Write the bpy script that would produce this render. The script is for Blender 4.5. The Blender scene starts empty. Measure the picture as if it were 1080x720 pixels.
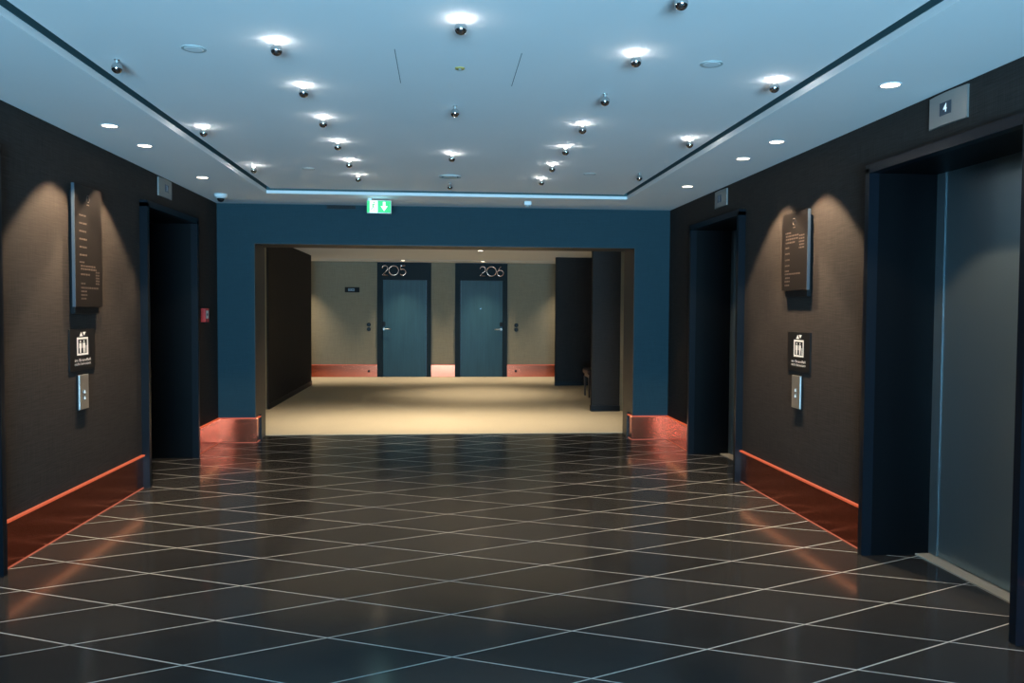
import bpy, bmesh, math, random
from mathutils import Vector, Matrix
random.seed(7)
SC = bpy.context.scene
C = SC.collection
PI = math.pi

# ---------------------------------------------------------------- camera
YAW, PITCH, ROLL, FPX = 0.085898, -0.037307, 0.005778, 865.5
w = Vector((math.sin(YAW)*math.cos(PITCH), math.cos(YAW)*math.cos(PITCH), math.sin(PITCH)))
r0 = Vector((math.cos(YAW), -math.sin(YAW), 0)); u0 = r0.cross(w)
r = r0*math.cos(ROLL) + u0*math.sin(ROLL); u = -r0*math.sin(ROLL) + u0*math.cos(ROLL)
cd = bpy.data.cameras.new('camera'); cam = bpy.data.objects.new('camera', cd); C.objects.link(cam)
cd.sensor_width = 36; cd.lens = FPX/1080*36; cd.clip_start = 0.05; cd.clip_end = 200
cam.matrix_world = Matrix(((r.x, u.x, -w.x, 0), (r.y, u.y, -w.y, 0), (r.z, u.z, -w.z, 1.44), (0, 0, 0, 1)))
SC.camera = cam

# ---------------------------------------------------------------- world, daylight, exposure
SC.view_settings.view_transform = 'Standard'; SC.view_settings.look = 'None'
SC.view_settings.gamma = 1; SC.view_settings.use_curve_mapping = False
SC.view_settings.exposure = 0.0
wd = bpy.data.worlds.new('sky'); SC.world = wd; wd.use_nodes = True
wd.node_tree.nodes['Background'].inputs[0].default_value = (0.30, 0.55, 0.85, 1)
wd.node_tree.nodes['Background'].inputs[1].default_value = 0.8

def light(name, kind, loc, power, col, **k):
    d = bpy.data.lights.new(name, kind); d.energy = power; d.color = col
    for a, v in k.items(): setattr(d, a, v)
    o = bpy.data.objects.new(name, d); C.objects.link(o); o.location = loc
    return o
DAY = light('daylight_through_window', 'AREA', (0.08, -4.9, 0.45), 1750, (0.38, 0.74, 1.0), shape='RECTANGLE', size=3.0, size_y=1.6)
DAY.rotation_euler = (math.radians(124), 0, 0); DAY.data.spread = math.radians(130)
SPOT_W = 215          # scallop spots over the signs
BALL_W = 2.7         # each ball lamp
HALL_W = 285          # corridor spots
LED_E = 4.8

# ---------------------------------------------------------------- materials
def mat(name, col, rough=0.6, metal=0.0, **k):
    m = bpy.data.materials.new(name); m.use_nodes = True
    b = m.node_tree.nodes['Principled BSDF']
    b.inputs['Base Color'].default_value = (*col, 1); b.inputs['Roughness'].default_value = rough
    b.inputs['Metallic'].default_value = metal
    for a, v in k.items(): b.inputs[a.replace('_', ' ')].default_value = v
    return m
def emit(name, col, s):
    m = mat(name, (0.02, 0.02, 0.02), 0.5)
    b = m.node_tree.nodes['Principled BSDF']
    b.inputs['Emission Color'].default_value = (*col, 1); b.inputs['Emission Strength'].default_value = s
    return m
class N:
    def __init__(s, m): s.t = m.node_tree; s.b = s.t.nodes['Principled BSDF']
    def new(s, kind, **k):
        n = s.t.nodes.new(kind)
        for a, v in k.items(): setattr(n, a, v)
        return n
    def link(s, a, b): s.t.links.new(a, b)
    def math(s, op, a, b=None, c=None):
        n = s.new('ShaderNodeMath', operation=op)
        for i, v in enumerate((a, b, c)):
            if v is None: continue
            if isinstance(v, (int, float)): n.inputs[i].default_value = v
            else: s.link(v, n.inputs[i])
        return n.outputs[0]
    def noise(s, vec, scale, detail=2, out=0):
        n = s.new('ShaderNodeTexNoise'); n.inputs['Scale'].default_value = scale; n.inputs['Detail'].default_value = detail
        if vec is not None: s.link(vec, n.inputs['Vector'])
        return n.outputs[out]
    def mix(s, fac, a, b):
        n = s.new('ShaderNodeMix', data_type='RGBA')
        if isinstance(fac, (int, float)): n.inputs[0].default_value = fac
        else: s.link(fac, n.inputs[0])
        for i, v in ((6, a), (7, b)):
            if isinstance(v, tuple): n.inputs[i].default_value = (*v, 1)
            else: s.link(v, n.inputs[i])
        return n.outputs[2]
    def mapping(s, sc):
        g = s.new('ShaderNodeNewGeometry'); m = s.new('ShaderNodeMapping'); m.inputs['Scale'].default_value = sc
        s.link(g.outputs['Position'], m.inputs['Vector']); return m.outputs[0]

def fabric(name, c1, c2, rough=0.85, bump=0.25, fine=1.0):
    """woven wall covering: thin warp and weft threads with a slight slub"""
    m = mat(name, c1, rough); n = N(m)
    a = n.noise(n.mapping((260*fine, 260*fine, 6)), 1.0, 2)
    b = n.noise(n.mapping((7, 7, 230*fine)), 1.0, 2)
    s = n.math('ADD', a, b); s = n.math('SUBTRACT', s, 0.55); 
    cl = n.new('ShaderNodeClamp'); n.link(n.math('MULTIPLY', s, 1.15), cl.inputs[0])
    n.link(n.mix(cl.outputs[0], c1, c2), n.b.inputs['Base Color'])
    bm_ = n.new('ShaderNodeBump'); bm_.inputs['Strength'].default_value = bump; bm_.inputs['Distance'].default_value = 0.002
    n.link(s, bm_.inputs['Height']); n.link(bm_.outputs[0], n.b.inputs['Normal'])
    n.b.inputs['Specular IOR Level'].default_value = 0.12
    return m
def brushed(name, c, rough, along='z', metal=1.0):
    m = mat(name, c, rough, metal); n = N(m)
    sc = {'z': (3, 3, 500), 'v': (500, 500, 2.5), 'y': (500, 3, 500)}[along]
    f = n.noise(n.mapping(sc), 1.0, 2)
    n.link(n.math('MULTIPLY_ADD', f, 0.16, rough-0.08), n.b.inputs['Roughness'])
    bp = n.new('ShaderNodeBump'); bp.inputs['Strength'].default_value = 0.03; bp.inputs['Distance'].default_value = 0.001
    n.link(f, bp.inputs['Height']); n.link(bp.outputs[0], n.b.inputs['Normal'])
    return m

M = {}
M['ceiling'] = mat('ceiling_paint', (0.80, 0.82, 0.82), 0.9)
_n = N(M['ceiling']); _f = _n.noise(_n.mapping((1, 1, 1)), 1.1, 3)
_n.link(_n.mix(_f, (0.76, 0.78, 0.78), (0.83, 0.84, 0.84)), _n.b.inputs['Base Color'])
M['slot'] = mat('ceiling_slot_dark', (0.04, 0.09, 0.10), 0.7)
M['brown'] = fabric('brown_woven_wall', (0.0175, 0.0152, 0.0140), (0.049, 0.0405, 0.0355))
M['teal'] = fabric('teal_wall', (0.020, 0.046, 0.058), (0.028, 0.062, 0.078), bump=0.08)
M['cream'] = fabric('corridor_wall_linen', (0.21, 0.185, 0.13), (0.30, 0.265, 0.19), bump=0.12)
M['pier'] = fabric('dark_pier_fabric', (0.021, 0.020, 0.020), (0.036, 0.034, 0.034), bump=0.1)
M['navy'] = mat('navy_lacquered_metal', (0.0030, 0.0052, 0.0085), 0.35, 0.0, Specular_IOR_Level=0.2)
M['reveal'] = mat('black_blue_reveal', (0.0011, 0.0016, 0.0024), 0.4, 0.0, Specular_IOR_Level=0.12)
M['steel'] = brushed('brushed_steel', (0.27, 0.36, 0.40), 0.36, 'v', 0.8)
M['steel_h'] = brushed('brushed_plate', (0.42, 0.41, 0.39), 0.38, 'z', 0.85)
M['sill'] = brushed('sill_aluminium', (0.50, 0.46, 0.38), 0.5, 'y', 0.2)
M['chrome'] = mat('polished_chrome', (0.62, 0.62, 0.62), 0.06, 1.0)
M['black'] = mat('black_plastic', (0.006, 0.006, 0.007), 0.5, 0.0, Specular_IOR_Level=0.2)
M['white'] = mat('white_plastic', (0.75, 0.78, 0.78), 0.5)
M['copper'] = mat('copper_sheet', (0.56, 0.132, 0.07), 0.26, 1.0)
_n = N(M['copper']); _f = _n.noise(_n.mapping((6, 6, 40)), 1.0, 3)
_n.link(_n.math('MULTIPLY_ADD', _f, 0.04, 0.20), _n.b.inputs['Roughness'])
M['copper_edge'] = mat('copper_edge', (0.85, 0.26, 0.13), 0.35, 0.7)
M['edge_glow'] = emit('painted_edge_glow', (1.0, 0.15, 0.05), 0.60)  # glow put into the cap material, stands for copper edge lit by the strip
M['bead_glow'] = emit('painted_bead_glow', (1.0, 0.22, 0.11), 0.38)  # bead made to glow, in place of copper trim reflecting the LED strip
M['bronze'] = mat('bronze_lining', (0.10, 0.075, 0.055), 0.45, 0.1)
_n = N(M['bronze']); _f = _n.noise(_n.mapping((30, 30, 1.2)), 1.0, 3)
_n.link(_n.mix(_f, (0.018, 0.016, 0.0145), (0.034, 0.029, 0.025)), _n.b.inputs['Base Color'])
M['sign_face'] = mat('dark_bronze_sign', (0.008, 0.0065, 0.006), 0.5, 0.0, Specular_IOR_Level=0.15)
M['sign_letter'] = mat('copper_lettering', (0.085, 0.062, 0.05), 0.4, 0.3)
M['white_print'] = mat('white_print', (0.75, 0.72, 0.68), 0.6)
M['silver_edge'] = mat('blue_grey_sign_edge', (0.05, 0.07, 0.09), 0.4, 0.2)
M['red'] = mat('red_call_point', (0.62, 0.035, 0.03), 0.4)
M['number'] = mat('polished_copper_number', (0.85, 0.55, 0.42), 0.18, 1.0)
M['leather'] = mat('brown_leather', (0.055, 0.022, 0.015), 0.45)
M['wood_dark'] = mat('dark_wood', (0.022, 0.012, 0.008), 0.4)
M['yellow'] = mat('yellow_sensor', (0.36, 0.28, 0.08), 0.5)
M['lamp_on'] = emit('downlight_glow', (1.0, 0.80, 0.55), 9)
M['bulb_on'] = emit('halogen_glow', (1.0, 0.93, 0.85), 26)
M['led'] = emit('led_strip', (1.0, 0.62, 0.30), LED_E)
M['exit_green'] = emit('exit_green', (0.02, 0.75, 0.22), 1.1)
M['exit_white'] = emit('exit_white', (0.72, 1.0, 0.86), 2.2)
M['disp_blue'] = emit('display_blue', (0.02, 0.08, 0.17), 0.25)
M['disp_digit'] = emit('display_digit', (0.55, 0.80, 1.0), 1.3)
M['disp_dim'] = emit('display_digit_dim', (0.45, 0.62, 0.8), 0.35)
M['arrow_on'] = emit('arrow_glow', (0.75, 0.9, 1.0), 1.2)
M['frosted'] = mat('frosted_ring', (0.40, 0.44, 0.43), 0.5)
M['glass'] = mat('window_glass', (0.9, 0.97, 1.0), 0.02)
_t = M['glass'].node_tree; _tr = _t.nodes.new('ShaderNodeBsdfTransparent'); _mx = _t.nodes.new('ShaderNodeMixShader'); _mx.inputs[0].default_value = 0.06
_tr.inputs[0].default_value = (0.92, 0.97, 1.0, 1)
_t.links.new(_tr.outputs[0], _mx.inputs[1]); _t.links.new(_t.nodes['Principled BSDF'].outputs[0], _mx.inputs[2])
_t.links.new(_mx.outputs[0], _t.nodes['Material Output'].inputs[0])

# door veneer: teal stained oak with vertical grain
M['door'] = mat('teal_door_veneer', (0.02, 0.08, 0.10), 0.42, 0.0, Specular_IOR_Level=0.3)
_n = N(M['door']); _f = _n.noise(_n.mapping((38, 38, 1.5)), 1.0, 4)
_n.link(_n.mix(_f, (0.007, 0.029, 0.038), (0.020, 0.068, 0.086)), _n.b.inputs['Base Color'])
M['door_frame'] = mat('dark_teal_frame', (0.004, 0.011, 0.015), 0.55, 0.0, Specular_IOR_Level=0.2)

# carpet
M['carpet'] = mat('beige_carpet', (0.40, 0.33, 0.21), 0.95)
_n = N(M['carpet']); _f = _n.noise(_n.mapping((90, 90, 90)), 1.0, 2)
_g = _n.noise(_n.mapping((1.5, 1.5, 1)), 1.0, 3)
_c = _n.mix(_f, (0.48, 0.42, 0.31), (0.64, 0.56, 0.42))
_n.link(_n.mix(_n.math('MULTIPLY', _g, 0.35), _c, (0.42, 0.37, 0.27)), _n.b.inputs['Base Color'])
_n.b.inputs['Specular IOR Level'].default_value = 0.1

# rhombic porcelain floor tiles
FX, FY, FA, FB = 0.0474, 4.8137, 0.5433, 0.2404
M['tile'] = mat('porcelain_tile', (0.03, 0.029, 0.028), 0.24)
def tile_nodes():
    n = N(M['tile']); g = n.new('ShaderNodeNewGeometry'); sp = n.new('ShaderNodeSeparateXYZ'); n.link(g.outputs['Position'], sp.inputs[0])
    X = n.math('MULTIPLY', n.math('SUBTRACT', sp.outputs[0], FX), 0.5/FA)
    Y = n.math('MULTIPLY', n.math('SUBTRACT', sp.outputs[1], FY), 0.5/FB)
    s = n.math('ADD', X, Y); t = n.math('SUBTRACT', X, Y)
    HW = 0.0036/(2*(FA*FB/math.hypot(FA, FB)))
    ds = n.math('PINGPONG', s, 0.5); dt = n.math('PINGPONG', t, 0.5)
    d = n.math('MINIMUM', ds, dt)
    ss = n.new('ShaderNodeMapRange', interpolation_type='SMOOTHSTEP')
    n.link(d, ss.inputs[0]); ss.inputs[1].default_value = HW*0.75; ss.inputs[2].default_value = HW*1.25
    ss.inputs[3].default_value = 1; ss.inputs[4].default_value = 0
    grout = ss.outputs[0]
    cb = n.new('ShaderNodeCombineXYZ'); n.link(n.math('FLOOR', s), cb.inputs[0]); n.link(n.math('FLOOR', t), cb.inputs[1])
    wn = n.new('ShaderNodeTexWhiteNoise', noise_dimensions='2D'); n.link(cb.outputs[0], wn.inputs['Vector'])
    sp2 = n.noise(n.mapping((60, 60, 1)), 1.0, 3); cl = n.noise(n.mapping((2.2, 3, 1)), 1.0, 4)
    f = n.math('ADD', n.math('MULTIPLY', wn.outputs[0], 0.35), n.math('ADD', n.math('MULTIPLY', sp2, 0.08), n.math('MULTIPLY', cl, 0.3)))
    base = n.mix(f, (0.018, 0.0178, 0.0178), (0.047, 0.046, 0.0455))
    n.link(n.mix(grout, base, (0.42, 0.43, 0.42)), n.b.inputs['Base Color'])
    ro = n.math('ADD', n.math('MULTIPLY', cl, 0.08), 0.11)
    n.link(n.math('ADD', ro, n.math('MULTIPLY', grout, 0.3)), n.b.inputs['Roughness'])
    bp = n.new('ShaderNodeBump', invert=True); bp.inputs['Strength'].default_value = 0.12; bp.inputs['Distance'].default_value = 0.001
    n.link(grout, bp.inputs['Height']); n.link(bp.outputs[0], n.b.inputs['Normal'])
    n.b.inputs['Specular IOR Level'].default_value = 0.34
tile_nodes()

# ---------------------------------------------------------------- mesh helpers (world coordinates)
def BM(): return bmesh.new()
def box(bm, x0, x1, y0, y1, z0, z1, bev=0.0, seg=2):
    g = bmesh.ops.create_cube(bm, size=1.0)
    vs = g['verts']; cx, cy, cz = (x0+x1)/2, (y0+y1)/2, (z0+z1)/2
    for v in vs: v.co = Vector((cx+v.co.x*abs(x1-x0), cy+v.co.y*abs(y1-y0), cz+v.co.z*abs(z1-z0)))
    if bev > 0:
        es = list({e for v in vs for e in v.link_edges})
        bmesh.ops.bevel(bm, geom=es, offset=bev, segments=seg, profile=0.5, affect='EDGES')
    return bm
def lathe(bm, c, prof, axis='z', seg=28):
    """revolve (radius, height) pairs about an axis through c"""
    rings = []
    for rr, hh in prof:
        ring = []
        for i in range(seg):
            a = 2*PI*i/seg; p, q = rr*math.cos(a), rr*math.sin(a)
            co = {'z': (p, q, hh), 'x': (hh, p, q), 'y': (q, hh, p)}[axis]
            ring.append(bm.verts.new(Vector(c)+Vector(co)))
        rings.append(ring)
    for a, b in zip(rings, rings[1:]):
        for i in range(seg): 
            f = bm.faces.new((a[i], a[(i+1) % seg], b[(i+1) % seg], b[i])); f.smooth = True
    for rg, fl in ((rings[0], True), (rings[-1], False)):
        bm.faces.new(list(reversed(rg)) if fl else rg)
    return bm
def tube(bm, pts, rad, seg=8, closed=False):
    pts = [Vector(p) for p in pts]; rings = []; n = len(pts)
    for i, p in enumerate(pts):
        a = pts[(i-1) % n] if (closed or i > 0) else p; b = pts[(i+1) % n] if (closed or i < n-1) else p
        d = (b-a).normalized(); s = d.cross(Vector((0, 1, 0)))
        if s.length < 0.1: s = d.cross(Vector((1, 0, 0)))
        s.normalize(); t = d.cross(s)
        rings.append([bm.verts.new(p + (s*math.cos(2*PI*k/seg) + t*math.sin(2*PI*k/seg))*rad) for k in range(seg)])
    pairs = list(zip(rings, rings[1:])) + ([(rings[-1], rings[0])] if closed else [])
    for A, B in pairs:
        for k in range(seg):
            f = bm.faces.new((A[k], A[(k+1) % seg], B[(k+1) % seg], B[k])); f.smooth = True
    if not closed: bm.faces.new(list(reversed(rings[0]))); bm.faces.new(rings[-1])
    return bm
def poly(bm, pts, ext):
    """flat outline extruded along the vector ext"""
    a = [bm.verts.new(Vector(p)) for p in pts]; b = [bm.verts.new(Vector(p)+Vector(ext)) for p in pts]
    bm.faces.new(a); bm.faces.new(list(reversed(b)))
    for i in range(len(a)):
        j = (i+1) % len(a); bm.faces.new((a[j], a[i], b[i], b[j]))
    return bm
def ring_plate(bm, c, r_in, r_out, z0, z1, seg=32):
    v = [[bm.verts.new(Vector(c)+Vector((rr*math.cos(2*PI*i/seg), rr*math.sin(2*PI*i/seg), zz))) for i in range(seg)]
         for rr, zz in ((r_in, z0), (r_out, z0), (r_out, z1), (r_in, z1))]
    for k in range(4):
        A, B = v[k], v[(k+1) % 4]
        for i in range(seg): bm.faces.new((A[i], B[i], B[(i+1) % seg], A[(i+1) % seg]))
    return bm

def obj(name, bm, m, parent=None, origin=None):
    bmesh.ops.recalc_face_normals(bm, faces=bm.faces[:])
    off = Vector(origin) if origin is not None else None
    if parent is not None:
        off = Vector((0, 0, 0)); p = parent
        while p is not None: off += p.location; p = p.parent
    if off is not None: bmesh.ops.translate(bm, verts=bm.verts[:], vec=-off)
    me = bpy.data.meshes.new(name); bm.to_mesh(me); bm.free(); me.materials.append(M[m] if isinstance(m, str) else m)
    o = bpy.data.objects.new(name, me); C.objects.link(o)
    if parent is not None: o.parent = parent
    elif origin is not None: o.location = origin
    return o
def struct(name, bm, m): o = obj(name, bm, m); o['kind'] = 'structure'; return o
def empty(name, loc=(0, 0, 0)):
    o = bpy.data.objects.new(name, None); C.objects.link(o); o.location = loc; o.empty_display_size = 0.1; return o
def thing(name, label, cat, loc, group=None):
    o = empty(name, loc); o['label'] = label; o['category'] = cat
    if group: o['group'] = group
    return o
def sroot(name, loc=(0, 0, 0)): o = empty(name, loc); o['kind'] = 'structure'; return o
def dup(root, loc, label=None):
    q = root.copy(); C.objects.link(q); q.location = loc
    if label: q['label'] = label
    for ch in root.children:
        c = ch.copy(); C.objects.link(c); c.parent = q
        for g in ch.children:
            d = g.copy(); C.objects.link(d); d.parent = c
    return q
def text_mesh(bm, s, size, place, width=None, bold=0.0):
    """letters into bm; place(u, v) -> world point, u runs along the reading direction"""
    cu = bpy.data.curves.new('lettering', 'FONT'); cu.body = s; cu.size = size; cu.align_x = 'CENTER'; cu.align_y = 'CENTER'
    cu.extrude = 0.0; cu.offset = bold; cu.resolution_u = 3
    t = bpy.data.objects.new('lettering', cu); C.objects.link(t)
    bpy.context.view_layer.update()
    me = bpy.data.meshes.new_from_object(t.evaluated_get(bpy.context.evaluated_depsgraph_get()))
    us = [v.co.x for v in me.vertices]; k = 1.0
    if width: k = width/(max(us)-min(us))
    vs = [bm.verts.new(place(v.co.x*k, v.co.y)) for v in me.vertices]
    for p in me.polygons:
        try: bm.faces.new([vs[i] for i in p.vertices])
        except ValueError: pass
    bpy.data.objects.remove(t); bpy.data.curves.remove(cu); bpy.data.meshes.remove(me)

# ---------------------------------------------------------------- room shell
XL, XR, YB, H = -2.3925, 2.546, 9.042, 2.5705
HC = 2.605                  # centre ceiling sits a little higher than its border
YW = -4.1                   # window wall behind the camera
YE = 9.545                  # far side of the portal wall
struct('floor', box(BM(), XL-0.9, XR+0.9, YW-0.2, YE, -0.12, 0.0), 'tile')
struct('floor_corridor', box(BM(), -7.0, 7.0, YE, 18.2, -0.12, 0.004), 'carpet')

OPL = [(3.30, 4.565), (6.82, 8.125)]      # lift openings left
OPR = [(3.35, 4.63), (6.775, 8.07)]      # lift openings right
OPH = 2.285
DL, DR = 0.62, 0.36                       # depth of the recess behind the wall plane
def side_wall(name, sx, X, ops):
    bm = BM(); T = 0.75; a, b = (X-T, X) if sx < 0 else (X, X+T)
    ys = [YW-0.2] + [v for o in ops for v in o] + [YE]
    for i in range(0, len(ys), 2): box(bm, a, b, ys[i], ys[i+1], 0, H+0.15)
    for o in ops: box(bm, a, b, o[0], o[1], OPH, H+0.15)
    return struct(name, bm, 'brown')
side_wall('wall_left', -1, XL, OPL); side_wall('wall_right', 1, XR, OPR)

# portal wall (teal) with the wide opening
PX0, PX1, PZ = -2.005, 2.150, 2.147
bm = BM()
box(bm, XL, PX0, YB, YE, 0, H+0.15); box(bm, PX1, XR, YB, YE, 0, H+0.15); box(bm, PX0, PX1, YB, YE, PZ, H+0.15)
struct('wall_back', bm, 'teal')
bm = BM()                                  # bronze lining of the opening
box(bm, PX0-0.001, PX0+0.006, YB-0.001, YE, 0.0, PZ); box(bm, PX1-0.006, PX1+0.001, YB-0.001, YE, 0.0, PZ)
box(bm, PX0+0.006, PX1-0.006, YB-0.001, YE, PZ-0.004, PZ+0.001)
struct('trim_1', bm, 'bronze')

# window wall behind the photographer
bm = BM()
box(bm, XL-0.75, XL+0.12, YW-0.2, YW, 0, H); box(bm, XR-0.12, XR+0.75, YW-0.2, YW, 0, H)
box(bm, XL, XR, YW-0.2, YW, 0, 0.12); box(bm, XL, XR, YW-0.2, YW, 2.40, H)
struct('wall_front', bm, 'teal')
wn = sroot('window_1', (0.08, YW-0.1, 0.12))
bm = BM()
for x in (XL+0.12, -0.75, 0.85, XR-0.17): box(bm, x, x+0.05, YW-0.15, YW-0.05, 0.12, 2.40)
box(bm, XL+0.12, XR-0.12, YW-0.15, YW-0.05, 0.12, 0.17); box(bm, XL+0.12, XR-0.12, YW-0.15, YW-0.05, 2.35, 2.40)
obj('window_frame', bm, 'navy', wn)
obj('window_pane', box(BM(), XL+0.12, XR-0.12, YW-0.104, YW-0.098, 0.15, 2.37), 'glass', wn)

# ceiling: border, dark slot, raised centre
SX0, SX1, SY = -1.70, 1.866, 8.215
bm = BM()
box(bm, XL, SX0, YW, YB, H, H+0.15); box(bm, SX1, XR, YW, YB, H, H+0.15); box(bm, SX0, SX1, SY, YB, H, H+0.15)
struct('ceiling', bm, 'ceiling')
G = 0.055
struct('ceiling_center', box(BM(), SX0+G, SX1-G, YW, SY-0.10, HC, HC+0.03), 'ceiling')
bm = BM(); box(bm, SX0, SX1, YW, SY, H+0.14, H+0.16)
box(bm, SX0, SX0+0.004, YW, SY, HC+0.002, H+0.14); box(bm, SX1-0.004, SX1, YW, SY, HC+0.002, H+0.14); box(bm, SX0, SX1, SY-0.004, SY, HC-0.005, H+0.14)
struct('trim_2', bm, 'slot')

# ---------------------------------------------------------------- corridor beyond the portal
CH = 2.47; YD = 17.786
bm = BM(); box(bm, -7, 7, YE, 16.96, CH, CH+0.1); box(bm, -7, 7, 17.06, YD+0.1, CH, CH+0.1)
struct('ceiling_corridor', bm, 'ceiling')
struct('trim_3', box(BM(), -7, 7, 16.96, 17.06, CH+0.06, CH+0.1), 'slot')
# far wall with two door openings
D1 = (-1.371, -0.220); D2 = (0.293, 1.425)
bm = BM()
for a, b in ((-7, D1[0]), (D1[1], D2[0]), (D2[1], 7)): box(bm, a, b, YD, YD+0.2, 0, CH)
struct('wall_corridor', bm, 'cream')
struct('wall_corridor_left', box(BM(), -7.0, -2.495, 12.0, 15.9, 0.004, CH), 'cream')
struct('wall_passage_left', box(BM(), -2.495, -2.468, 12.012, 15.9, 0.004, CH), 'pier')
bm = BM(); box(bm, 2.562, 7, 11.62, 11.75, 0.004, CH); box(bm, 2.72, 7, 15.68, 15.80, 0.004, CH)
box(bm, 3.9, 4.0, 11.75, 15.68, 0.004, CH)
struct('wall_corridor_right', bm, 'cream')
bm = BM(); box(bm, 2.153, 2.558, 11.6, 11.70, 0.004, CH); box(bm, 2.190, 2.9, 15.66, 15.68, 0.004, CH); box(bm, 2.190, 2.72, 15.68, 15.76, 0.004, CH)
struct('wall_pier', bm, 'pier')
bm = BM(); box(bm, -7.1, -7, YE, 18, 0, CH); box(bm, 7, 7.1, YE, 18, 0, CH)
box(bm, -7, XL-0.0, YE-0.1, YE-0.001, 0, CH); box(bm, XR, 7, YE-0.1, YE-0.001, 0, CH)
struct('wall_corridor_ends', bm, 'cream')
bm = BM()
box(bm, 2.143, 2.562, 11.588, 11.60, 0.004, 0.085); box(bm, 2.180, 2.9, 15.648, 15.66, 0.004, 0.085); box(bm, 2.143, 2.153, 11.6, 11.7, 0.004, 0.085)
box(bm, -2.468, -2.458, 12.012, 15.9, 0.004, 0.085)
struct('baseboard_pier', bm, 'black')

# ---------------------------------------------------------------- copper baseboards with a warm LED line under the cap
BZ = 0.27
def base_run(name, runs):
    """runs: list of (axis, plane, sign, a, b): wall plane, inward sign, from a to b along the wall"""
    root = sroot(name)
    P, L, D, E_ = BM(), BM(), BM(), BM()
    for ax, pl, sg, a, b in runs:
        def bx(bm, d0, d1, z0, z1, a=a, b=b):
            p, q = sorted((pl+sg*d0, pl+sg*d1))
            if ax == 'x': box(bm, p, q, a, b, z0, z1)
            else: box(bm, a, b, p, q, z0, z1)
        bx(P, 0.0, 0.008, 0.0, BZ-0.005)
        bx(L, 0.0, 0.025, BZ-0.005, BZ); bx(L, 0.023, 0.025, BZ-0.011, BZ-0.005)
        bx(D, 0.0165, 0.0225, BZ-0.0105, BZ-0.005)
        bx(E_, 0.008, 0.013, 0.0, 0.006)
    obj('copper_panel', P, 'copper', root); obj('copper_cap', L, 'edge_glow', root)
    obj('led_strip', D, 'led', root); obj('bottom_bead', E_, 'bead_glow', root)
    return root
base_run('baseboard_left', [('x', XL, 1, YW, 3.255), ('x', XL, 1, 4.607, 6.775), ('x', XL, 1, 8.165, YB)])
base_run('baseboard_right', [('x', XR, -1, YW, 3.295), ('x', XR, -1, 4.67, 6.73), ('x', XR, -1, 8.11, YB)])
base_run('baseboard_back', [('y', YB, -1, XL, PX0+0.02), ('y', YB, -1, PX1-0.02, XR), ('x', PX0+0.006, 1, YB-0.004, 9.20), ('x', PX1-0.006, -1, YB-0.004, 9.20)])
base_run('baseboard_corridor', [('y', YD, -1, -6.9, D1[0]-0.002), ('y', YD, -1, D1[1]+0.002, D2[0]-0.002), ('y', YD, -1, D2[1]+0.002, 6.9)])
for nm, x in (('left', PX0+0.019), ('right', PX1-0.019)):
    t = thing('steel_guard_post', 'slim steel post ending the copper skirting on the opening\'s %s jamb' % nm, 'guard post', (x, 9.235, 0.004), None)
    obj('post', box(BM(), x-0.012, x+0.012, 9.21, 9.25, 0.006, 0.285), 'navy', t)
    obj('foot', box(BM(), x-0.018, x+0.018, 9.205, 9.265, 0.0, 0.006), 'black', t)

# ---------------------------------------------------------------- lifts
def lift(n, sx, X, y0, y1, depth):
    """portal frame, reveal, two telescopic steel leaves, sill"""
    root = sroot('door_%d' % n, (X, (y0+y1)/2, 0))
    S = lambda d: X - sx*d                # d metres into the room (negative = into the wall)
    def bx(bm, d0, d1, a, b, z0, z1, bev=0):
        p, q = sorted((S(d0), S(d1))); return box(bm, p, q, a, b, z0, z1, bev)
    f = BM(); rv = BM(); W = 0.04; Pj = 0.06
    for a, b, c, d in ((y0-W, y0+0.004, y0-0.02, y0+0.004), (y1-0.004, y1+W, y1-0.004, y1+0.02)):
        bx(f, -0.001, Pj, a, b, 0.0, OPH); bx(rv, -depth, -0.001, c, d, 0.0, OPH-0.03)
    bx(f, -0.001, Pj, y0-W, y1+W, OPH-0.03, OPH+0.02); bx(rv, -depth, -0.001, y0-0.02, y1+0.02, OPH-0.03, OPH+0.015)
    obj('door_frame', f, 'navy', root); obj('reveal', rv, 'reveal', root)
    bk = bx(BM(), -depth-0.10, -depth-0.07, y0-0.0, y1, 0.0, OPH-0.03); obj('shaft_back', bk, 'black', root)
    ys = y0 + (y1-y0)*0.34; 
    obj('door_post', bx(BM(), -depth-0.03, -depth+0.002, y1-0.085, y1, 0.012, OPH-0.03), 'steel', root)
    obj('door_leaf', bx(BM(), -depth-0.05, -depth-0.003, ys-0.02, y1-0.088, 0.014, OPH-0.03), 'steel', root)
    obj('door_leaf', bx(BM(), -depth-0.07, -depth-0.052, y0, ys+0.01, 0.014, OPH-0.03), 'steel', root)
    obj('sill', bx(BM(), -depth-0.05, -depth+0.085, y0, y1, 0.0, 0.008), 'sill', root)
    return root
lift(1, -1, XL, *OPL[0], DL); lift(2, -1, XL, *OPL[1], DL); lift(3, 1, XR, *OPR[0], DR); lift(4, 1, XR, *OPR[1], DR)

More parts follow.
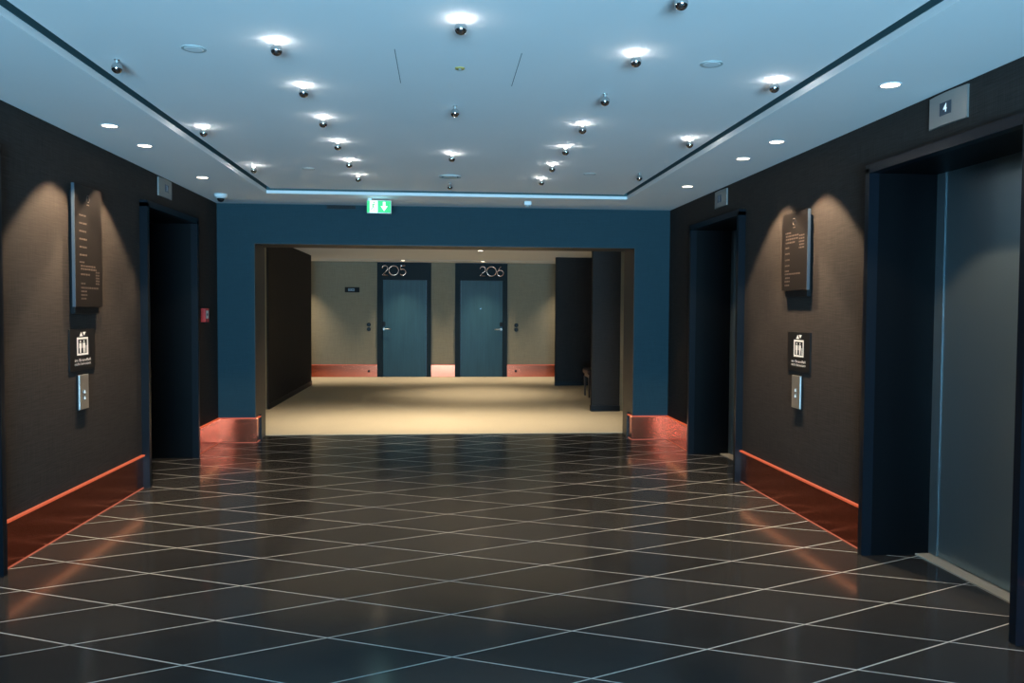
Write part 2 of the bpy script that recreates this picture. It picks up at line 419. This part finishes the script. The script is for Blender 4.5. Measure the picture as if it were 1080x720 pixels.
# ---------------------------------------------------------------- hotel doors 205 and 206
def arc(cx, cz, rx, rz, a0, a1, n=14): return [(cx+rx*math.cos(math.radians(a0+(a1-a0)*i/n)), cz+rz*math.sin(math.radians(a0+(a1-a0)*i/n))) for i in range(n+1)]
def numeral(ch, bm, x, z, y, s=1.0):
    T = 0.0095
    if ch == '2': strokes = [arc(x, z+0.145, 0.058, 0.060, 175, -35) + [(x-0.060, z+0.004), (x+0.062, z+0.004)]]
    elif ch == '0': strokes = [arc(x, z+0.102, 0.102, 0.100, 90, 450, 36)]
    elif ch == '5': strokes = [[(x+0.055, z+0.205), (x-0.040, z+0.205), (x-0.052, z+0.118)] + arc(x-0.004, z+0.068, 0.068, 0.064, 128, -140)]
    elif ch == '6': strokes = [arc(x, z+0.066, 0.068, 0.064, 0, 360, 24), [(x-0.062, z+0.090), (x-0.030, z+0.150), (x+0.012, z+0.208)]]
    for st in strokes:
        cl = (abs(st[0][0]-st[-1][0]) < 1e-4 and abs(st[0][1]-st[-1][1]) < 1e-4)
        tube(bm, [(p, y, q) for p, q in (st[:-1] if cl else st)], T, 8, cl)
def room_door(n, D, digits, nx, hx, hdir, peep=False):
    root = sroot('door_%d' % n, ((D[0]+D[1])/2, YD, 0))
    z1 = 2.462; f = BM(); y0 = YD-0.03
    box(f, D[0], D[0]+0.12, y0, YD+0.12, 0.004, z1); box(f, D[1]-0.10, D[1], y0, YD+0.12, 0.004, z1)
    box(f, D[0]+0.12, D[1]-0.10, y0, YD+0.12, 2.09, z1)
    obj('door_frame', f, 'door_frame', root)
    leaf = obj('door_leaf', box(BM(), D[0]+0.123, D[1]-0.103, YD-0.012, YD+0.04, 0.012, 2.086, 0.003), 'door', root)
    h = BM(); lathe(h, (hx, YD-0.02, 1.035), [(0.026, -0.012), (0.026, 0.010)], 'y', 20)
    tube(h, [(hx, YD-0.02, 1.035), (hx, YD-0.075, 1.035), (hx+hdir*0.02, YD-0.082, 1.035), (hx+hdir*0.15, YD-0.082, 1.033)], 0.011)
    obj('handle', h, 'steel_h', root)
    obj('lock_reader', box(BM(), hx-0.03, hx+0.03, YD-0.032, YD-0.012, 1.10, 1.19, 0.006), 'black', root)
    b = BM()
    for k, chr_ in enumerate(digits): numeral(chr_, b, nx[k], 2.185, y0-0.018)
    for k in range(3): lathe(b, (nx[k], y0-0.006, 2.19), [(0.004, -0.012), (0.004, 0.006)], 'y', 8)
    nb = obj('room_number', b, 'number', root)
    if peep: obj('peephole', lathe(BM(), (0.846, YD-0.014, 1.482), [(0.013, -0.008), (0.013, 0.004)], 'y', 16), 'chrome', root)
    return root
room_door(5, D1, '205', (-1.205, -1.020, -0.828), -1.225, 1)
room_door(6, D2, '206', (0.885, 1.075, 1.265), 1.290, -1, True)

# small fittings on the corridor wall
for x, nm in ((-1.55, 'left of door 205'), (1.623, 'right of door 206')):
    t = thing('wall_switch_pair', 'pair of round black switches one above the other, %s' % nm, 'switch', (x, YD, 1.07), 'switches beside the room doors')
    for z in (1.128, 1.030):
        k = obj('switch_disc', lathe(BM(), (x, YD, z), [(0.044, 0.0), (0.044, -0.010), (0.040, -0.014)], 'y', 28), 'black', t)
        obj('rocker', lathe(BM(), (x, YD-0.012, z), [(0.026, 0.0), (0.026, -0.006)], 'y', 20), 'navy', k)
for x, nm in ((-1.551, 'left of door 205'), (1.618, 'right of door 206')):
    t = thing('wall_socket', 'tiny round black socket set in the copper skirting %s' % nm, 'socket', (x, YD-0.008, 0.128), 'sockets in the copper skirting')
    obj('cover', lathe(BM(), (x, YD-0.008, 0.128), [(0.026, 0.0), (0.026, -0.007), (0.022, -0.009)], 'y', 20), 'black', t)
    obj('insert', lathe(BM(), (x, YD-0.017, 0.128), [(0.013, 0.0), (0.013, -0.002)], 'y', 16), 'navy', t)
t = thing('room_direction_plate', 'small dark plate with grey blue panel on the wall left of door 205', 'sign', (-1.90, YD, 1.87))
obj('plate', box(BM(), -2.055, -1.745, YD-0.014, YD-0.0, 1.815, 1.925, 0.003), 'sign_face', t)
b = BM(); Y_ = YD-0.0155
poly(b, [(-1.985, Y_, 1.898), (-1.850, Y_, 1.898), (-1.850, Y_, 1.842), (-1.985, Y_, 1.842)], (0, 0.001, 0))
obj('panel', b, mat('grey_blue_print', (0.20, 0.27, 0.33), 0.5), t)
b = BM(); Y_ = YD-0.0165
for z in (1.862, 1.880): 
    poly(b, [(-1.965, Y_, z), (-1.925, Y_, z), (-1.925, Y_, z+0.005), (-1.965, Y_, z+0.005)], (0, 0.0008, 0))
poly(b, [(-1.875, Y_, 1.884), (-1.875, Y_, 1.856), (-1.905, Y_, 1.870)], (0, 0.0008, 0))
obj('arrow', b, 'navy', t)

# chair in the niche behind the pier
t = thing('upholstered_chair', 'dark brown upholstered chair half hidden behind the dark pier in the corridor', 'chair', (2.68, 13.62, 0.004))
obj('seat', box(BM(), 2.41, 2.93, 13.38, 13.88, 0.385, 0.475, 0.03, 4), 'leather', t)
obj('seat_rail', box(BM(), 2.44, 2.91, 13.41, 13.85, 0.335, 0.388, 0.006), 'wood_dark', t)
obj('backrest', box(BM(), 2.865, 2.935, 13.39, 13.87, 0.46, 0.86, 0.025, 4), 'leather', t)
for sx_, sy_ in ((2.45, 13.43), (2.45, 13.83), (2.895, 13.43), (2.895, 13.83)):
    b = BM(); q = box(b, sx_-0.02, sx_+0.02, sy_-0.02, sy_+0.02, 0.004, 0.34)
    for v in b.verts:
        if v.co.z < 0.1: v.co.x = sx_+(v.co.x-sx_)*0.65; v.co.y = sy_+(v.co.y-sy_)*0.65
    obj('leg', b, 'wood_dark', t)

# ---------------------------------------------------------------- wall signs and panels
def side(sx, X):
    """P(d, y, z): d metres off the wall; reading direction helper"""
    return lambda d, y, z: Vector((X - sx*d, y, z))
def bxs(bm, sx, X, d0, d1, y0, y1, z0, z1, bev=0):
    p, q = sorted((X-sx*d0, X-sx*d1)); return box(bm, p, q, y0, y1, z0, z1, bev)
def quad(bm, P, d, y0, y1, z0, z1, sx):
    poly(bm, [P(d, y0, z0), P(d, y1, z0), P(d, y1, z1), P(d, y0, z1)], (sx*0.0006, 0, 0))

def directory(sx, X, y0, y1, z0, z1, label, rows, cols, logo=None):
    t = thing('directory_sign', label, 'sign', (X, (y0+y1)/2, z0), 'directory signs between the lifts')
    P = side(sx, X)
    obj('mounting_box', bxs(BM(), sx, X, 0.0, 0.028, y0+0.03, y1-0.02, z0-0.045, z1-0.04, 0.002), 'black', t)
    obj('panel', bxs(BM(), sx, X, 0.028, 0.046, y0, y1, z0, z1, 0.0015), 'sign_face', t)
    obj('edge_strip', bxs(BM(), sx, X, 0.028, 0.0475, y0-0.004, y0, z0, z1), 'silver_edge', t)
    b = BM(); ft = (lambda f: y1-(y1-y0)*f) if sx > 0 else (lambda f: y0+(y1-y0)*f)    # f: 0 = left edge for a reader
    zf = lambda f: z1-(z1-z0)*f
    for fa, fb, fz, hh in rows+cols:
        a, c = sorted((ft(fa), ft(fb)))
        x = a
        while x < c-0.006:                      # a row of small word-like strokes
            wd_ = random.uniform(0.012, 0.034); e = min(x+wd_, c)
            quad(b, P, 0.0464, x, e, zf(fz)-hh, zf(fz), sx); x = e+0.006
    obj('lettering', b, 'sign_letter', t)
    if logo:
        lathe_c = P(0.0466, ft(0.48), zf(logo)); b = BM()
        tube(b, [(lathe_c.x, lathe_c.y+0.022*math.cos(a*PI/8), lathe_c.z+0.022*math.sin(a*PI/8)) for a in range(16)], 0.0022, 6, True)
        quad(b, P, 0.0464, ft(0.48)-0.018, ft(0.48)+0.018, zf(logo)-0.044, zf(logo)-0.036, sx)
        obj('emblem', b, 'sign_letter', t)
    return t
hh = 0.011
R_rows = [(0.12, 0.36, 0.245, hh), (0.14, 0.66, 0.285, hh), (0.14, 0.64, 0.325, hh), (0.14, 0.52, 0.37, hh), (0.14, 0.30, 0.435, hh), (0.14, 0.32, 0.51, hh),
          (0.14, 0.32, 0.59, hh), (0.14, 0.32, 0.665, hh), (0.14, 0.30, 0.735, hh), (0.14, 0.74, 0.775, hh), (0.14, 0.34, 0.825, hh), (0.14, 0.34, 0.87, hh), (0.14, 0.32, 0.92, hh)]
R_cols = [(0.68, 0.88, 0.30+0.038*i, hh) for i in range(5)]
L_rows = [(0.16, 0.42, 0.24+0.065*i, hh) for i in range(6)] + [(0.16, 0.34, 0.625, hh), (0.20, 0.74, 0.655, hh), (0.20, 0.76, 0.68, hh), (0.20, 0.52, 0.725, hh),
          (0.20, 0.36, 0.80, hh), (0.20, 0.84, 0.835, hh), (0.20, 0.40, 0.865, hh), (0.20, 0.44, 0.895, hh), (0.20, 0.38, 0.925, hh)]
L_cols = [(0.74, 0.88, 0.70+0.024*i, hh) for i in range(5)]
directory(1, XR, 5.455, 5.880, 1.597, 2.152, 'dark bronze directory sign with pale rows of text on the right wall between the lifts', R_rows, R_cols, 0.12)
directory(-1, XL, 5.510, 5.935, 1.450, 2.245, 'tall dark directory sign with faint rows of text on the left wall between the lifts', L_rows, L_cols, 0.10)

def lift_sign(sx, X, y0, y1, z0, z1, label):
    t = thing('lift_sign', label, 'sign', (X, (y0+y1)/2, z0), 'square black lift signs')
    P = side(sx, X); yc = (y0+y1)/2; W = y1-y0; Hh = z1-z0
    obj('plate', bxs(BM(), sx, X, 0.0, 0.008, y0, y1, z0, z1, 0.0012), 'black', t)
    F = lambda u, v, d=0.0084: P(d, yc + (-sx)*u*W, z1 - v*Hh)     # u: -0.5..0.5 reading direction, v: 0..1 down
    ex = (sx*0.0006, 0, 0)
    b = BM()
    poly(b, [F(-0.12, 0.17), F(-0.05, 0.07), F(0.01, 0.17)], ex); poly(b, [F(0.0, 0.07), F(0.13, 0.07), F(0.065, 0.16)], ex)
    u0_, u1_, v0, v1, tk, tv = -0.22, 0.22, 0.20, 0.63, 0.045, 0.045
    for (a, c, e, g) in ((u0_, u1_, v0, v0+tv), (u0_, u1_, v1-tv, v1), (u0_, u0_+tk, v0+tv, v1-tv), (u1_-tk, u1_, v0+tv, v1-tv)):
        poly(b, [F(a, e), F(c, e), F(c, g), F(a, g)], ex)
    for cu_ in (-0.085, 0.055):                                   # two standing figures
        poly(b, [F(cu_+0.022*math.cos(k*PI/5), 0.295+0.026*math.sin(k*PI/5)) for k in range(10)], ex)
        poly(b, [F(cu_-0.045, 0.335), F(cu_+0.045, 0.335), F(cu_+0.050, 0.45), F(cu_+0.032, 0.46), F(cu_+0.026, 0.575), F(cu_+0.004, 0.575), F(cu_, 0.48),
                 F(cu_-0.004, 0.575), F(cu_-0.026, 0.575), F(cu_-0.032, 0.46), F(cu_-0.050, 0.45)], ex)
    poly(b, [F(0.135, 0.40), F(0.155, 0.40), F(0.150, 0.575), F(0.128, 0.575)], ex)
    obj('pictogram', b, 'white_print', t)
    b = BM()
    for s_, v, wd_ in (('im Brandfall', 0.75, 0.62), ('nicht benutzen', 0.84, 0.62)):
        text_mesh(b, s_, 0.026, lambda uu, vv: F(uu/W, v - vv/Hh), width=wd_*W, bold=0.0)
    obj('lettering', b, 'white_print', t)
    return t
lift_sign(1, XR, 5.465, 5.832, 1.020, 1.300, 'black lift sign with white figures on the right wall above the call buttons')
lift_sign(-1, XL, 5.500, 5.890, 1.028, 1.302, 'black lift sign with white figures on the left wall above the call buttons')

def call_panel(sx, X, y0, y1, z0, z1, label):
    t = thing('call_button_panel', label, 'button panel', (X, (y0+y1)/2, z0), 'lift call panels')
    P = side(sx, X); yc = (y0+y1)/2
    obj('back_box', bxs(BM(), sx, X, 0.0, 0.012, y0+0.008, y1-0.008, z0-0.008, z1, 0.001), 'black', t)
    obj('faceplate', bxs(BM(), sx, X, 0.012, 0.024, y0, y1, z0, z1, 0.003), 'steel_h', t)
    for zc in (0.885, 0.845):
        bt = obj('button', lathe(BM(), P(0.024, yc, zc), [(0.0165, 0.0), (0.0165, -sx*0.003)], 'x', 20), 'steel', t)
        b = BM(); poly(b, [P(0.0276, yc-0.013, zc-0.009), P(0.0276, yc+0.013, zc-0.009), P(0.0276, yc, zc+0.013)], (sx*0.0005, 0, 0))
        obj('arrow', b, 'arrow_on', bt)
    return t
call_panel(1, XR, 5.578, 5.718, 0.757, 0.990, 'steel call button plate with two lit arrows on the right wall')
call_panel(-1, XL, 5.604, 5.744, 0.770, 1.000, 'steel call button plate with two lit arrows on the left wall')

def indicator(sx, X, y0, y1, z0, z1, dig, label):
    t = thing('floor_indicator', label, 'indicator', (X, (y0+y1)/2, z0), 'floor indicators above the lifts')
    P = side(sx, X); yc = (y0+y1)/2+ (0.0); zc = (z0+z1)/2
    b = BM(); n = 10                                                # slightly curved plate
    pr = []
    for i in range(n+1):
        f = i/n; pr.append((y0+(y1-y0)*f, 0.010+0.012*math.sin(PI*f)))
    poly(b, [P(0.0, y0, z0)] + [P(d, y, z0) for y, d in pr] + [P(0.0, y1, z0)], (0, 0, z1-z0))
    obj('faceplate', b, 'steel_h', t)
    obj('display', bxs(BM(), sx, X, 0.018, 0.0235, yc-0.046, yc+0.046, zc-0.032, zc+0.032), 'disp_blue', t)
    b = BM(); text_mesh(b, dig, 0.058, lambda uu, vv: P(0.0239, yc + (-sx)*uu, zc+vv), bold=0.0012)
    obj('digit', b, 'disp_digit' if dig == '4' else 'disp_dim', t)
    return t
indicator(1, XR, 3.815, 4.125, 2.392, 2.552, '4', 'steel floor indicator plate reading 4 above the nearest right lift')
indicator(1, XR, 7.185, 7.505, 2.398, 2.548, '1', 'steel floor indicator plate above the farther right lift')
indicator(-1, XL, 7.205, 7.545, 2.400, 2.555, '3', 'steel floor indicator plate above the farther left lift')

t = thing('fire_call_point', 'small red fire call box on the dark left wall beside the teal wall', 'fire alarm', (XL, 8.49, 1.31))
obj('housing', box(BM(), XL, XL+0.045, 8.425, 8.560, 1.310, 1.447, 0.004), 'red', t)
b = BM(); quad(b, side(-1, XL), 0.0462, 8.450, 8.535, 1.345, 1.425, -1); obj('break_glass', b, 'white_print', t)
b = BM(); lathe(b, (XL+0.0465, 8.4925, 1.385), [(0.014, 0), (0.014, 0.0015)], 'x', 16); obj('button', b, 'black', t)

# exit sign on two ceiling brackets
EY = 8.45
t = thing('exit_sign', 'glowing green and white emergency exit sign with a running figure, hanging before the teal wall', 'exit sign', (-0.633, EY, 2.425))
obj('housing', box(BM(), -0.756, -0.511, EY+0.002, EY+0.045, 2.422, 2.552, 0.004), 'white', t)
q = lambda bm, x0, x1, z0, z1, y=EY: poly(bm, [(x0, y, z0), (x1, y, z0), (x1, y, z1), (x0, y, z1)], (0, 0.002, 0))
bk = obj('white_face', q(BM(), -0.726, -0.648, 2.428, 2.546), 'exit_white', t)
gp = obj('green_face', q(BM(), -0.648, -0.516, 2.428, 2.546), 'exit_green', t)
obj('green_edge', q(BM(), -0.754, -0.726, 2.428, 2.546), 'exit_green', t)
b = BM(); y_ = EY-0.0015
poly(b, [(-0.594, y_, 2.536), (-0.570, y_, 2.536), (-0.570, y_, 2.492), (-0.548, y_, 2.492), (-0.582, y_, 2.444), (-0.616, y_, 2.492), (-0.594, y_, 2.492)], (0, 0.001, 0))
obj('arrow', b, 'exit_white', gp)
b = BM()
poly(b, [(-0.683+0.009*math.cos(k*PI/5), y_, 2.530+0.009*math.sin(k*PI/5)) for k in range(10)], (0, 0.001, 0))
for pts, rad in (([(-0.686, y_, 2.517), (-0.694, y_, 2.486)], 0.006), ([(-0.694, y_, 2.486), (-0.676, y_, 2.468), (-0.684, y_, 2.440)], 0.0042), ([(-0.694, y_, 2.486), (-0.706, y_, 2.464), (-0.719, y_, 2.452)], 0.0042),
                 ([(-0.686, y_, 2.512), (-0.668, y_, 2.498)], 0.0035), ([(-0.688, y_, 2.512), (-0.706, y_, 2.506), (-0.710, y_, 2.492)], 0.0035)):
    tube(b, pts, rad, 6)
obj('running_figure', b, 'exit_green', bk)
obj('bracket', box(BM(), -0.748, -0.708, EY-0.005, EY+0.035, 2.548, H, 0.003), 'white', t)
light('exit_sign_glow', 'POINT', (-0.63, EY-0.10, 2.46), 0.5, (0.35, 0.75, 1.0), shadow_soft_size=0.06)

# small ceiling and wall equipment
t = thing('ceiling_sensor', 'small white box sensor hanging at the back edge of the ceiling', 'sensor', (0.885, 8.5, H))
obj('housing', box(BM(), 0.848, 0.922, 8.46, 8.53, H-0.040, H, 0.006), 'white', t)
obj('lens', lathe(BM(), (0.885, 8.495, H-0.040), [(0.024, 0.0), (0.020, -0.012), (0.008, -0.016)], 'z', 20), 'frosted', t)
t = thing('security_camera', 'white dome security camera with black eye in the left rear ceiling corner', 'security camera', (-2.165, 8.33, H))
obj('housing', lathe(BM(), (-2.165, 8.33, H), [(0.062, 0.0), (0.062, -0.016), (0.054, -0.032), (0.040, -0.044)], 'z', 28), 'white', t)
obj('dome', lathe(BM(), (-2.165, 8.33, H-0.040), [(0.034, 0.0), (0.032, -0.018), (0.022, -0.032), (0.006, -0.038)], 'z', 24), 'black', t)
t = thing('wall_vent', 'narrow dark ventilation slot at the top of the teal wall', 'vent', (-1.08, YB, 2.54))
b = BM(); box(b, -1.235, -0.928, YB-0.008, YB, 2.529, 2.534); box(b, -1.235, -0.928, YB-0.008, YB, 2.562, 2.567); box(b, -1.235, -1.230, YB-0.008, YB, 2.534, 2.562); box(b, -0.933, -0.928, YB-0.008, YB, 2.534, 2.562)
obj('frame', b, 'navy', t)
b = BM(); box(b, -1.230, -0.933, YB-0.003, YB-0.001, 2.534, 2.562)
for z in (2.541, 2.548, 2.555): box(b, -1.230, -0.933, YB-0.007, YB-0.003, z-0.001, z+0.001)
obj('slats', b, 'black', t)
for x, y, lab in ((-1.108, 3.83, 'flat round speaker cover in the left front of the ceiling'), (1.262, 3.81, 'flat round speaker cover in the right front of the ceiling'),
                  (-1.10, 6.96, 'flat round speaker cover in the left rear of the ceiling'), (1.252, 6.94, 'flat round speaker cover in the right rear of the ceiling')):
    t = thing('ceiling_speaker', lab, 'speaker', (x, y, HC), 'round speaker covers in the ceiling')
    obj('rim', ring_plate(BM(), (x, y, HC), 0.042, 0.053, -0.003, 0.0), 'frosted', t)
    obj('grille', lathe(BM(), (x, y, HC), [(0.042, 0.0), (0.042, -0.003), (0.038, -0.004)], 'z', 32), 'white', t)
t = thing('ceiling_sensor', 'tiny yellowish round sensor flush in the middle of the ceiling', 'sensor', (0.085, 4.00, HC))
obj('housing', lathe(BM(), (0.085, 4.00, HC), [(0.024, 0.0), (0.024, -0.004), (0.020, -0.006)], 'z', 24), 'yellow', t)
obj('lens', lathe(BM(), (0.085, 4.00, HC-0.006), [(0.008, 0.0), (0.007, -0.003)], 'z', 12), 'frosted', t)
t = thing('ceiling_diffuser', 'flat round grey air diffuser in the rear middle of the ceiling', 'air diffuser', (0.072, 7.20, HC))
obj('outer_ring', ring_plate(BM(), (0.072, 7.20, HC), 0.078, 0.095, -0.010, 0.0), 'frosted', t)
obj('center_disc', lathe(BM(), (0.072, 7.20, HC), [(0.060, -0.004), (0.060, -0.012)], 'z', 28), 'frosted', t)
obj('shadow_gap', ring_plate(BM(), (0.072, 7.20, HC), 0.055, 0.080, -0.004, 0.0), 'black', t)
t = thing('access_hatch', 'square access hatch marked by thin seams in the front of the ceiling', 'hatch', (0.075, 4.01, HC))
hx0, hx1, hy0, hy1 = -0.210, 0.358, 3.745, 4.290
obj('hatch_panel', box(BM(), hx0, hx1, hy0, hy1, HC-0.0001, HC), 'ceiling', t)
for q0 in (hx0-0.003, hx1): obj('seam', box(BM(), q0, q0+0.003, hy0, hy1, HC-0.0012, HC), 'slot', t)

# ---------------------------------------------------------------- recessed downlights
def downlight(x, y, z, label, power, size, group, blend=0.35, aim=(0, 0), col=(1.0, 0.74, 0.48), rad=0.045):
    t = thing('recessed_downlight', label, 'downlight', (x, y, z), group)
    obj('rim', ring_plate(BM(), (x, y, z), rad, rad+0.008, -0.003, 0.0), 'white', t)
    obj('lamp_disc', lathe(BM(), (x, y, z), [(rad, 0.0), (rad, -0.0015)], 'z', 28), 'lamp_on', t)
    o = light('downlight_beam', 'SPOT', (x, y, z-0.012), power, col, spot_size=math.radians(size), spot_blend=blend, shadow_soft_size=0.03)
    o.rotation_euler = (0, aim[0], 0)
    return t
gl = 'warm recessed downlights along the lift walls'
for x, y, lab, p in ((-2.05, 5.321, 'warm recessed downlight nearest the camera on the left ceiling border', 1.0), (-2.055, 5.939, 'warm recessed downlight second on the left ceiling border', 1.0),
                     (-2.05, 7.304, 'warm recessed downlight by the farther left lift, third on the left border', 0.35),
                     (2.216, 3.941, 'warm recessed downlight nearest the camera on the right ceiling border', 0.35), (2.213, 5.321, 'warm recessed downlight second on the right ceiling border', 1.0),
                     (2.211, 5.925, 'warm recessed downlight third on the right ceiling border', 1.0), (2.208, 7.288, 'warm recessed downlight farthest back on the right ceiling border', 0.35)):
    downlight(x, y, H, lab, SPOT_W*p, 91, gl, 0.22)
gc = 'corridor downlights'
for x, y, sz, p, lab in ((0.665, 14.15, 85, 0.8, 'bright recessed downlight visible in the corridor ceiling beyond the opening'),
                    (-0.80, 10.50, 105, 1.0, 'corridor downlight just past the opening, left of centre'), (0.72, 10.50, 105, 1.0, 'corridor downlight just past the opening, right of centre'),
                    (-2.5, 10.50, 105, 0.22, 'corridor downlight past the opening at the far left'), (2.4, 10.50, 105, 0.22, 'corridor downlight past the opening at the far right'),
                    (-0.80, 17.25, 84, 0.7, 'corridor downlight above door 205'), (0.86, 17.25, 84, 0.7, 'corridor downlight above door 206'),
                    (-2.9, 17.25, 84, 0.7, 'corridor downlight at the left end before the linen wall'), (2.6, 17.25, 84, 0.5, 'corridor downlight at the right end before the linen wall')):
    downlight(x, y, CH, lab, HALL_W*p, sz, gc, 1.0, col=(1.0, 0.82, 0.59))

# ---------------------------------------------------------------- chrome ball ceiling lamps
BZC = HC-0.040
def ball_lamp(x, y, lit, label):
    t = thing('ball_lamp', label, 'ceiling lamp', (x, y, HC), 'small chrome ball lamps under the ceiling')
    obj('ceiling_plate', lathe(BM(), (x, y, HC), [(0.012, 0.0), (0.012, -0.003)], 'z', 20), 'chrome', t)
    pr = [(max(0.0006, 0.0255*math.sin(PI*i/16)), 0.0255*math.cos(PI*i/16)) for i in range(2, 17)]
    obj('ball', lathe(BM(), (x, y, BZC), pr, 'z', 28), 'chrome', t)
    obj('bulb', lathe(BM(), (x, y, BZC+0.020), [(0.0050, 0.0), (0.0060, 0.017)], 'z', 16), 'bulb_on' if lit else 'frosted', t)
    return t
XC = {-2: -1.517, -1: -0.716, 0: 0.074, 1: 0.870, 2: 1.660}
Y0, YS = 3.68, 0.352
lamps = [(-1, 0, 1), (-1, 2, 1), (-1, 4, 1), (-1, 6, 1), (-1, 8, 1), (-1, 10, 1), (0, -1, 1), (0, 3, 0), (0, 7, 1), (0, 11, 0),
         (1, -2, 0), (1, 0, 1), (1, 2, 0), (1, 4, 1), (1, 6, 1), (1, 8, 1), (1, 10, 1), (-2, 1, 0), (-2, 5, 1), (-2, 9, 1), (2, 1, 1), (2, 5, 1), (2, 9, 0)]
colname = {-2: 'leftmost', -1: 'second', 0: 'middle', 1: 'fourth', 2: 'rightmost'}
ordn = ['first', 'second', 'third', 'fourth', 'fifth', 'sixth', 'seventh']
cnt = {}; proto = {}
for c_, r_, lit in lamps:
    k = cnt.get(c_, 0); cnt[c_] = k+1
    tot = len([1 for a in lamps if a[0] == c_])
    lab = '%s chrome ball lamp, %s from the front in the %s column of ceiling lamps' % ('lit' if lit else 'unlit', ordn[k], colname[c_])
    x, y = XC[c_], Y0 + r_*YS
    if lit in proto: dup(proto[lit], (x, y, HC), lab)
    else: proto[lit] = ball_lamp(x, y, lit, lab)
    if lit: light('ball_lamp_light', 'POINT', (x, y, HC-0.0145), BALL_W, (1.0, 0.93, 0.86), shadow_soft_size=0.012)
